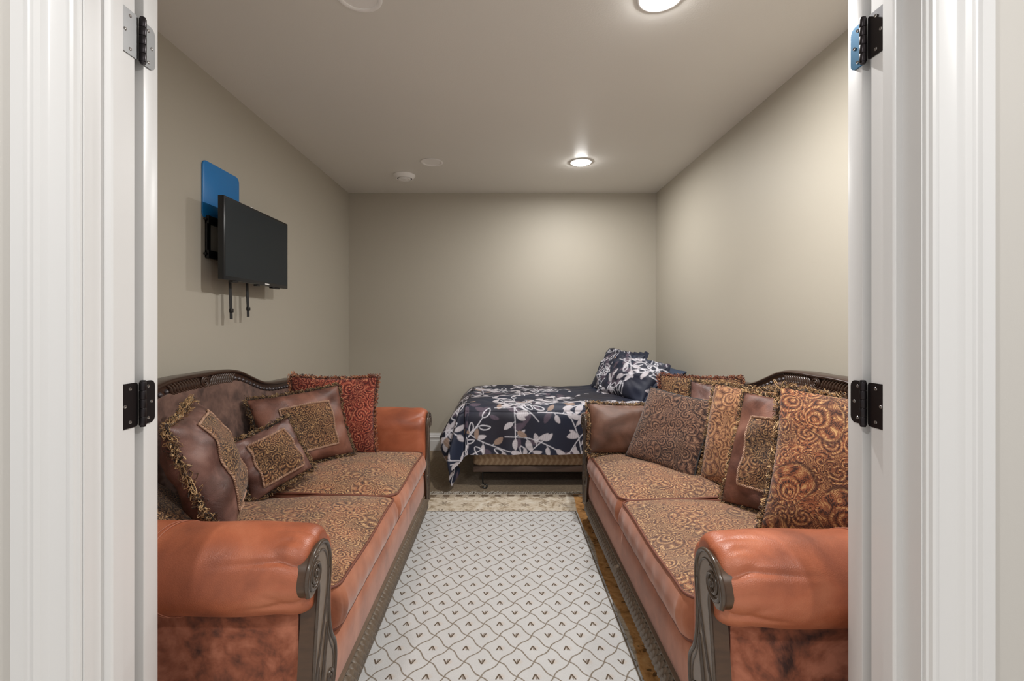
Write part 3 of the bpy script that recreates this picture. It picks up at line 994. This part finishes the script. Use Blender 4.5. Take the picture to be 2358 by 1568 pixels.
def make_pillow(label, w, h, t, center, normal, roll, mat, seed, fringe=None, inset=None, inset_mat='pais_brown', group=None, back_mat=None, edge=None, power=0.42, wr=1.0, fl=0.024):
    N = 42
    surf = pillow_surf(w, h, t, seed, power=power, wr=wr)
    us = np.sin(np.linspace(-1, 1, N) * PI / 2)
    b = MB()
    front = np.array([[surf(u, v, 1) for u in us] for v in us])
    back = np.array([[surf(u, v, -1) for u in us] for v in us])
    uv = front[:, :, :2]
    b.grid(front, uv=uv)
    o2 = len(b.v)
    b.grid(back, uv=uv + 0.37)
    # weld the seam
    root = thing('throw_pillow', (0, 0, 0), label, 'cushion', group)
    root.matrix_world = frame_matrix(center, normal, roll)
    me_o = b.build('cover', mat, root, sharp=80)
    bm = bmesh.new()
    bm.from_mesh(me_o.data)
    bmesh.ops.remove_doubles(bm, verts=bm.verts, dist=1e-5)
    bmesh.ops.recalc_face_normals(bm, faces=bm.faces)
    bm.to_mesh(me_o.data)
    bm.free()
    per = [(u, -1) for u in np.linspace(-1, 1, 60)] + [(1, v) for v in np.linspace(-1, 1, 60)[1:]] + [(u, 1) for u in np.linspace(1, -1, 60)[1:]] + [(-1, v) for v in np.linspace(1, -1, 60)[1:-1]]
    per3 = np.array([surf(u, v, 1) for u, v in per])
    if edge:
        q = MB()
        q.tube(per3, 0.005, 7, closed=True)
        q.build('piping', edge, root, sharp=80)
    if inset:
        iu, iv = inset[0] / w, inset[1] / h
        cu_, cv_ = (inset[2] / w, inset[3] / h) if len(inset) > 2 else (0, 0)
        n = 22
        P3, U2 = [], []
        for v in np.linspace(-iv, iv, n):
            row, ur = [], []
            for u in np.linspace(-iu, iu, n):
                p = surf(u + cu_, v + cv_, 1)
                row.append((p[0], p[1], p[2] + 0.0022))
                ur.append(p[:2])
            P3.append(row)
            U2.append(ur)
        q = MB()
        q.grid(np.array(P3), uv=np.array(U2))
        q.build('inset_panel', inset_mat, root, sharp=80)
        q = MB()
        rim = [(u, -iv) for u in np.linspace(-iu, iu, 40)] + [(iu, v) for v in np.linspace(-iv, iv, 40)[1:]] + [(u, iv) for u in np.linspace(iu, -iu, 40)[1:]] + [(-iu, v) for v in np.linspace(iv, -iv, 40)[1:-1]]
        c3 = np.array([surf(u + cu_, v + cv_, 1) for u, v in rim])
        seglen = np.r_[0, np.cumsum(np.linalg.norm(np.diff(np.vstack([c3, c3[:1]]), axis=0), axis=1))]
        tot = seglen[-1]
        n = int(tot / 0.0022)
        s_ = np.arange(n) * tot / n
        cc = np.stack([np.interp(s_, seglen, np.r_[c3[:, k], c3[0, k]]) for k in range(3)], 1)
        dirs = np.roll(cc, -1, 0) - np.roll(cc, 1, 0)
        dirs /= np.linalg.norm(dirs, axis=1)[:, None]
        side = np.stack([-dirs[:, 1], dirs[:, 0], dirs[:, 2] * 0], 1)
        for ph in (0, PI):
            a = s_ / 0.012 * 2 * PI + ph
            q.tube(cc + side * (0.0034 * np.sin(a))[:, None] + np.array([0, 0, 1]) * (0.004 + 0.0022 * np.cos(a))[:, None], 0.0022, 4, closed=True)
        q.build('braid_trim', 'cord', root, sharp=80)
    if fringe is not None:
        q = MB()
        seglen = np.r_[0, np.cumsum(np.linalg.norm(np.diff(np.vstack([per3, per3[:1]]), axis=0), axis=1))]
        tot = seglen[-1]
        q.tube(per3, 0.006, 6, closed=True, col=fringe[3])
        n = int(tot / 0.00135)
        r = np.random.default_rng(seed + 50)
        for k in range(n):
            s_ = (k + r.uniform(-.4, .4)) * tot / n % tot
            p = np.array([np.interp(s_, seglen, np.r_[per3[:, i], per3[0, i]]) for i in range(3)])
            p2 = np.array([np.interp((s_ + .01) % tot, seglen, np.r_[per3[:, i], per3[0, i]]) for i in range(3)])
            tg = p2 - p
            tg /= np.linalg.norm(tg) + 1e-9
            outw = np.array([tg[1], -tg[0], 0])
            zz = np.array([0, 0, 1.0])
            el = r.normal(0, 0.95)
            d = outw * math.cos(el) + zz * math.sin(el)
            d = d + tg * r.normal(0, 0.6)
            ln = fl * r.uniform(0.35, 1.0)
            sd = tg * r.uniform(0.0025, 0.005) + zz * r.normal(0, .003) + outw * r.normal(0, .002)
            p = p + zz * r.normal(0, 0.003)
            loop = [p, p + d * ln * .55 + sd * 1.3, p + d * ln + sd * .6, p + d * ln * .92 - sd * .8, p + d * ln * .4 - sd * 1.2]
            ci = r.choice(4, p=[.34, .32, .2, .14])
            q.tube(np.array(loop), 0.0011 + 0.0006 * r.random(), 3, col=fringe[ci] * r.uniform(.8, 1.15))
        q.build('fringe', 'fringe', root, sharp=80, stuff=True)
    return root


GP = 'throw pillows on the sofas'
# sofa below the television
make_pillow('brown paisley tapestry cushion without fringe, wedged behind the arm by the doorway', .34, .36, .10, (-1.09, 1.425, .60), (.62, .12, .75), 8, 'pais_brown', 1, group=GP, wr=.6)
make_pillow('large brown leather cushion with gold fringe and a paisley strip, turned side on', .40, .42, .17, (-1.03, 1.605, .705), (.86, .38, .36), 4, 'leather_pillow', 2, GOLD, (.2, .34, .02, 0), group=GP, fl=.026)
make_pillow('small brown leather cushion with a square paisley panel leaning before the others', .29, .26, .10, (-.995, 1.99, .625), (.80, -.52, .36), 14, 'leather_pillow', 3, GOLD * .8, (.185, .185), group=GP)
make_pillow('wide brown leather cushion with dark paisley panel and dark fringe in front of red one', .47, .38, .15, (-1.02, 2.36, .67), (.66, -.62, .36), 3, 'leather_side', 4, GOLD * .7, (.26, .23, .02, -.02), group=GP)
make_pillow('red paisley cushion with red and gold fringe against the arm by the bed', .46, .43, .13, (-.945, 2.58, .69), (.30, -.93, .2), -2, 'pais_red', 5, REDF, group=GP, wr=.6)
# sofa opposite the television
make_pillow('plain chocolate leather cushion with gold fringe along the arm by the bed', .44, .28, .12, (.70, 2.60, .61), (-.1, -.97, .2), 0, 'leather_dark', 6, GOLD * .85, group=GP, wr=.4)
make_pillow('dark brown paisley square cushion with black piped edge and no fringe', .42, .40, .12, (.86, 2.37, .655), (-.74, -.50, .42), -4, 'pais_dark', 7, None, edge='strap', group=GP, wr=.5)
make_pillow('brown paisley cushion with rust fringe standing rearmost against the sofa back', .42, .42, .12, (1.085, 2.545, .70), (-.36, -.92, .2), 0, 'pais_brown', 8, REDF * .9, group=GP, wr=.5)
make_pillow('brown leather cushion with paisley panel half hidden behind the dark paisley square', .42, .42, .13, (1.13, 2.31, .69), (-.66, -.68, .3), 0, 'leather_pillow', 9, GOLD, (.25, .25, 0, -.03), group=GP)
make_pillow('tan paisley cushion with fringe standing between two leather cushions', .42, .46, .13, (1.07, 2.01, .70), (-.84, -.42, .3), 2, 'pais_tan', 10, GOLD, group=GP, wr=.5)
make_pillow('brown leather cushion with wide paisley panel, squeezed behind the biggest paisley cushion', .44, .46, .14, (1.05, 1.715, .705), (-.86, -.40, .3), 2, 'leather_side', 11, GOLD, (.26, .27, .0, -.02), group=GP)
make_pillow('biggest rust and gold paisley cushion with thick fringe behind the arm by the doorway', .48, .50, .16, (1.11, 1.455, .73), (-.66, -.66, .34), -2, 'pais_rust', 12, GOLD * 1.1, group=GP, wr=.5)


# ------------------------------------------------------------------ bed in the alcove along the back wall
BX0, BX1, BY0, BY1, BZ = -0.275, 1.42, 3.37, 4.36, 0.595
fr = thing('folding_bed_frame', (0.58, 3.86, 0), 'low brown steel folding bed frame on wire legs along the back wall', 'bed frame')
loc = lambda x, y, z: (x - 0.58, y - 3.86, z)
for y0 in (BY0 - 0.015, BY1 - 0.04):
    q = MB()
    q.box(loc(BX0 + 0.06, y0, 0.125), loc(BX1, y0 + 0.03, 0.166))
    q.build('side_rail', 'frame_brown', fr, bevel=0.003)
for x0 in (BX0 + 0.06, BX1 - 0.03):
    q = MB()
    q.box(loc(x0, BY0 + 0.015, 0.125), loc(x0 + 0.03, BY1 - 0.04, 0.166))
    q.build('end_rail', 'frame_brown', fr, bevel=0.003)
q = MB()
q.box(loc(BX0 + 0.12, 3.52, 0.062), loc(BX1 - 0.06, 3.56, 0.11))
q.build('dark_strip', 'black', fr, bevel=0.003)  # dark strip low under the bed, behind the front rail
for x in (-0.135, 1.2):
    for y in (BY0 - 0.002, BY1 - 0.06):
        q = MB()
        q.tube(catmull([loc(x - .012, y, .128), loc(x - .012, y, .05), loc(x - .008, y - .004, .014), loc(x + .012, y - .006, .008), loc(x + .02, y - .004, .02), loc(x + .012, y, .03), loc(x - .006, y, .03)], 5), .0055, 7)
        lg = q.build('leg', 'black', fr)
        q = MB()
        q.tube([loc(x - .012, y - .012, .03), loc(x - .012, y + .02, .03)], .011, 10)
        q.build('caster', 'chrome', lg)
mt = MB()
mt.prism(rrect(BX1 - BX0 - .07, BY1 - BY0, .05), lambda a, c, h: (.595 + a, 3.865 + c, h), .167, .57)
mo = mt.build('mattress', 'ticking', None, bevel=.01)
tag(mo, 'tan ticking mattress showing below the navy comforter', 'mattress')


def raster_print(W, H, res, seed, plain=None, mix=(('mauve', 14), ('line', 6), ('light', 24), ('line', 4), ('light', 5))):
    """hand-drawn style leaf branches on navy, as a colour grid in metres"""
    r = np.random.default_rng(seed)
    nx, ny = int(W / res) + 1, int(H / res) + 1
    X, Y = np.meshgrid(np.arange(nx) * res, np.arange(ny) * res)
    c = lambda *q: np.array(lin(q)[:3])
    blot = 0.5 + 0.5 * np.sin(X * 5.1 + 1.3 * np.sin(Y * 4.3)) * np.sin(Y * 6.7 + np.sin(X * 3.9))
    img = c(34, 42, 62)[None, None] * blot[..., None] + c(42, 40, 50)[None, None] * (1 - blot[..., None])
    LIGHT, MAUVE, TAN, WHITE = c(204, 198, 204), c(92, 80, 94), c(160, 136, 122), c(222, 220, 228)

    def win(x0, x1, y0, y1):
        i0, i1 = max(0, int(x0 / res)), min(nx, int(x1 / res) + 2)
        j0, j1 = max(0, int(y0 / res)), min(ny, int(y1 / res) + 2)
        return (slice(j0, j1), slice(i0, i1)) if i1 > i0 and j1 > j0 else None

    def blend(w, m, col):
        if plain is not None: m = m * plain(X[w], Y[w])
        img[w] = img[w] * (1 - m[..., None]) + col * m[..., None]

    def leaf(x, y, a, L, col, outline=False, wd=0.52):
        w = win(x - L * 1.1, x + L * 1.1, y - L * 1.1, y + L * 1.1)
        if w is None: return
        dx, dy = X[w] - x, Y[w] - y
        u, v = (dx * math.cos(a) + dy * math.sin(a)) / L, (-dx * math.sin(a) + dy * math.cos(a)) / L
        uu = np.clip(u, 0, 1)
        half = wd * np.power(uu, .6) * (1 - uu) ** .75
        d = (half - np.abs(v + 0.06 * np.sin(uu * 3.1))) * L
        d = np.where((u < 0) | (u > 1), -1, d)
        if outline: m = np.clip(1 - (np.abs(d - .0015) - .0016) / res, 0, 1) * (d > -.004)
        else:
            m = np.clip(d / res + .5, 0, 1)
            hatch = 0.9 + 0.1 * np.sin((u * 3 + v * 9) * 14)
            blend(w, m, col)
            img[w] *= (1 - m * (1 - hatch))[..., None]
            return
        blend(w, m, col)

    def stroke(pts, wd, col):
        for p, q_ in zip(pts[:-1], pts[1:]):
            w = win(min(p[0], q_[0]) - .01, max(p[0], q_[0]) + .01, min(p[1], q_[1]) - .01, max(p[1], q_[1]) + .01)
            if w is None: continue
            d = q_ - p
            t = np.clip(((X[w] - p[0]) * d[0] + (Y[w] - p[1]) * d[1]) / (d @ d + 1e-12), 0, 1)
            ds = np.hypot(X[w] - p[0] - t * d[0], Y[w] - p[1] - t * d[1])
            blend(w, np.clip((wd / 2 - ds) / res + .5, 0, 1), col)

    def branch(x, y, a, ln, kind):
        n = max(4, int(ln / .065))
        curv = r.uniform(-1.6, 1.6)
        pts = [np.array([x, y])]
        for k in range(n * 3):
            a += curv * ln / (n * 3)
            pts.append(pts[-1] + np.array([math.cos(a), math.sin(a)]) * ln / (n * 3))
        fill, sc = {'light': (LIGHT, 1.0), 'mauve': (MAUVE, 1.1), 'line': (WHITE, 1.1), 'tan': (TAN, 1.0)}[kind]
        if kind != 'mauve': stroke(pts, .0055 if kind != 'line' else .0042, WHITE)
        for k in range(1, n):
            p = pts[k * 3]
            d = pts[k * 3] - pts[k * 3 - 1]
            aa = math.atan2(d[1], d[0])
            sgn = 1 if k % 2 else -1
            la = aa + sgn * r.uniform(.55, 1.1)
            st = p + np.array([math.cos(la), math.sin(la)]) * .018
            if kind != 'mauve': stroke([p, st], .004, WHITE)
            col = fill if r.random() > .12 or kind == 'line' else TAN
            leaf(st[0], st[1], la, r.uniform(.062, .09) * sc, col, kind == 'line', r.uniform(.5, .68))
        leaf(pts[-1][0], pts[-1][1], a, .08 * sc, fill, kind == 'line', .58)

    area = W * H
    for kind, den in mix:
        st_ = 1 / math.sqrt(den)                # jittered grid keeps the branches evenly spread
        for gx in np.arange(-.1, W + .1, st_):
            for gy in np.arange(-.1, H + .1, st_):
                branch(gx + r.uniform(0, st_), gy + r.uniform(0, st_), r.uniform(0, 6.28), r.uniform(.2, .38), kind)
    return img


HX, HYD = 0.48, 0.40                          # overhang at the foot end and along the front
RES = 0.0042
CW, CH = BX1 - BX0 + HX, BY1 - BY0 + HYD
print_img = raster_print(CW, CH, RES, 5, plain=lambda x, y: np.where((x > 1.3 + .12 * np.sin(y * 9) + .05 * np.sin(y * 31)) & (y > HYD + .12), .0, 1.0))
ny_, nx_ = print_img.shape[:2]
S_, T_ = np.meshgrid(BX0 - HX + np.arange(nx_) * RES, BY0 - HYD + np.arange(ny_) * RES)
hs, ht = np.maximum(0, BX0 - S_), np.maximum(0, BY0 - T_)
RD = 0.10                                     # rounding of the mattress edge


def drape(h):
    """arc then straight hang: horizontal run-out and drop for overhang h measured along the cloth"""
    arc = RD * PI / 2
    a = np.minimum(h, arc) / RD
    return RD * np.sin(a), RD * (1 - np.cos(a)) + np.maximum(0, h - arc)


h = np.hypot(hs, ht)
out, drop = drape(h)
ang = np.arctan2(hs, ht)                      # 0 = front, pi/2 = foot end
cornerness = np.where((hs > 0) & (ht > 0), np.sin(2 * ang), 0)
dirx, diry = -np.sin(ang), -np.cos(ang)
foot = np.clip(hs / .3, 0, 1)
belly = np.sin(PI * np.clip((h - .1) / .42, 0, 1)) ** 0.8
flare = out + 0.085 * belly * foot * (1 - .35 * cornerness) + 0.02 * foot
fold = 0.016 * np.sin(S_ * 17 + 2 * np.sin(S_ * 5)) * np.clip(ht / .4, 0, 1) + 0.022 * np.sin(T_ * 15 + 1) * np.clip(hs / .4, 0, 1)
fold += 0.045 * np.sin(ang * 10 + .6) * cornerness * np.clip(h / .4, 0, 1)
flare = flare + fold * (h > 0)
puff = 0.008 * np.sin(S_ * 7 + 1) * np.sin(T_ * 9) + 0.004 * np.sin(S_ * 31 + 3 * np.sin(T_ * 7)) * np.sin(T_ * 23)
seam = np.exp(-((T_ - (BY0 - .10)) / .006) ** 2) * 0.006
inx, iny = np.maximum(S_, BX0), np.maximum(T_, BY0)
Xc = inx + dirx * flare * (h > 0) + (0.035 - RD) * 0
Yc = iny + diry * (flare - seam * (ht > 0)) * (h > 0)
hang = np.clip(h / .15, 0, 1)
Yc = np.maximum(Yc, BY0 - .2)
Zc = BZ + 0.025 - drop + puff * (1 - hang)
Zc = np.maximum(Zc, 0.012)
# the flat top is inset by the rounding radius
Xc = np.where(hs > 0, Xc + RD * 0.35, Xc)
Yc = np.where(ht > 0, Yc + RD * 0.0, Yc)
b = MB()
b.grid(np.stack([Xc, Yc, Zc], 2), col=None)
b.c = [tuple(x) for x in print_img.reshape(-1, 3)]
cf = b.build('comforter', 'print', None, sharp=180)
tag(cf, 'navy comforter printed with white leaves, draped over the bed to the rug', 'comforter')

sham_img = raster_print(1.3, .8, .004, 9, mix=(('mauve', 22), ('light', 10), ('line', 20)))


def make_sham(label, w, h_, t, center, normal, roll, u0, v0, seed, mat='print', flange=True):
    N = 100
    surf = pillow_surf(w, h_, t, seed, wr=1.2)
    us = np.sin(np.linspace(-1, 1, N) * PI / 2)
    front = np.array([[surf(u, v, 1) for u in us] for v in us])
    back = np.array([[surf(u, v, -1) for u in us[::4]] for v in us[::4]])
    root = thing('bed_pillow', (0, 0, 0), label, 'pillow', 'pillows on the bed')
    root.matrix_world = frame_matrix(center, normal, roll)
    b = MB()
    b.grid(front)
    if mat == 'print':
        ix = np.clip(((front[..., 0] + w / 2) * 1.0 + u0) / .004, 0, sham_img.shape[1] - 1).astype(int)
        iy = np.clip(((front[..., 1] + h_ / 2) * 1.0 + v0) / .004, 0, sham_img.shape[0] - 1).astype(int)
        b.c = [tuple(x) for x in sham_img[iy, ix].reshape(-1, 3)]
    b.build('front_cover', mat, root, sharp=180)
    b = MB()
    b.grid(back)
    b.build('back_cover', 'sham_back' if mat == 'print' else mat, root, sharp=180)
    if flange:
        b = MB()
        rows, cols = [], []
        per = [(u, -1) for u in np.linspace(-1, 1, 50)] + [(1, v) for v in np.linspace(-1, 1, 40)[1:]] + [(u, 1) for u in np.linspace(1, -1, 50)[1:]] + [(-1, v) for v in np.linspace(1, -1, 40)[1:-1]]
        p3 = np.array([surf(u, v, 1) for u, v in per])
        tg = np.roll(p3, -1, 0) - np.roll(p3, 1, 0)
        tg /= np.linalg.norm(tg, axis=1)[:, None]
        o_ = np.stack([tg[:, 1], -tg[:, 0], 0 * tg[:, 0]], 1)
        for k in range(4):
            wv = 0.007 * np.sin(np.arange(len(per)) * .9 + seed) * k / 3
            rows.append(p3 + o_ * .012 * k + np.array([0, 0, 1]) * wv[:, None])
        b.grid(np.array(rows), wv=True)
        if mat == 'print':
            R_ = np.array(rows)
            ix = np.clip((R_[..., 0] + w / 2 + u0) / .004, 0, sham_img.shape[1] - 1).astype(int)
            iy = np.clip((R_[..., 1] + h_ / 2 + v0) / .004, 0, sham_img.shape[0] - 1).astype(int)
            b.c = [tuple(x) for x in sham_img[iy, ix].reshape(-1, 3)]
        b.build('flange', mat, root, sharp=180)
    return root


make_sham('leaf printed navy pillow standing nearer the back wall, rearmost of the pair', .56, .40, .17, (.99, 4.05, .775), (-.80, -.25, .55), 0, .05, .05, 21)
make_sham('leaf printed navy pillow with slate back slumped in front of the other printed pillow', .52, .36, .16, (1.03, 3.72, .755), (-.70, -.42, .58), -8, .6, .3, 22)
make_sham('plain navy pillow behind the two leaf printed pillows', .60, .38, .16, (1.245, 3.80, .72), (-.62, 0, .78), 0, 0, 0, 23, 'navy', False)


# ------------------------------------------------------------------ television on its wall mount
TX, TY0, TY1, TZ0, TZ1 = -1.342, 2.222, 2.882, 1.417, 1.822
tv = thing('television', (TX, (TY0 + TY1) / 2, TZ0), 'black flat screen television on a wall bracket', 'television')
hw, hh = (TY1 - TY0) / 2, TZ1 - TZ0
q = MB()
q.box((-0.03, -hw, 0), (0, hw, hh))
q.build('bezel', 'bezel', tv, bevel=.003)
q = MB()
q.box((-0.0005, -hw + .012, .018), (0.0008, hw - .012, hh - .012))
q.build('screen', 'screen', tv)
q = MB()
q.prism(rrect(2 * hw - .1, hh - .1, .05), lambda a, c, h: (h, a, hh / 2 + c), -.062, -.029)
q.build('back_housing', 'black', tv, bevel=.01)
for y, w in ((-.22, .05), (.0, .03), (.2, .09)):
    q = MB()
    q.box((-.028, y - w / 2, -.008), (-.006, y + w / 2, .001))
    q.build('foot_socket', 'black', tv, bevel=.002)
q = MB()
for k in range(5):
    y = .055 + k * .0095
    q.box((-.0002, y, .0055), (.0012, y + .0072, .0125))
q.build('logo', 'white', tv)
q = MB()
q.lathe([(0, .0), (.006, .0), (.006, .007), (0, .008)], (-.015, -.06, hh), 12)
q.build('sensor', 'white', tv)

mtm = thing('tv_wall_mount', (XL, 2.47, 1.63), 'black steel wall bracket holding the television, two straps hanging below', 'wall mount')
q = MB()
for z in (-.085, .085):
    q.box((.002, -.2, z - .02), (.022, .2, z + .02))
q.box((.002, -.2, -.1), (.014, -.17, .1))
q.box((.002, .17, -.1), (.014, .2, .1))
q.build('wall_plate', 'black', mtm, bevel=.003)
for z in (-.085, .085):
    q = MB()
    q.tube([(.012, -.215, z), (.012, -.19, z)], .007, 10)
    q.build('bolt', 'black', mtm)
for y in (-.09, .09):
    q = MB()
    q.box((.022, y - .02, -.14), (.058, y + .02, .14))
    q.build('bracket_arm', 'black', mtm, bevel=.003)
for y, zb in ((-.075, -.405), (.085, -.39)):
    q = MB()
    P0 = catmull([(.05, y, -.14), (.052, y + .003, -.25), (.055, y + .006, zb + .02), (.055, y + .006, zb)], 6)
    Pm = np.array([[p + np.array([dx, dy, 0]) for dx, dy in ((-.0015, -.011), (.0015, -.011), (.0015, .011), (-.0015, .011))] for p in P0])
    q.grid(Pm, wv=True, cap0=True, cap1=True)
    st = q.build('strap', 'strap', mtm)
    q = MB()
    q.box((.05, y - .006, zb + .035), (.061, y + .02, zb + .055))
    q.build('buckle', 'black', st, bevel=.002)

wp = MB()
wp.prism(rrect(.31, .285, .028), lambda a, c, h: (XL + h, 2.402 + a, 1.862 + c), .0003, .008)
wpo = wp.build('wall_panel', 'bluesheet', None, sharp=30, bevel=.0015)
tag(wpo, 'blue rounded square panel on the wall behind the television', 'wall panel')
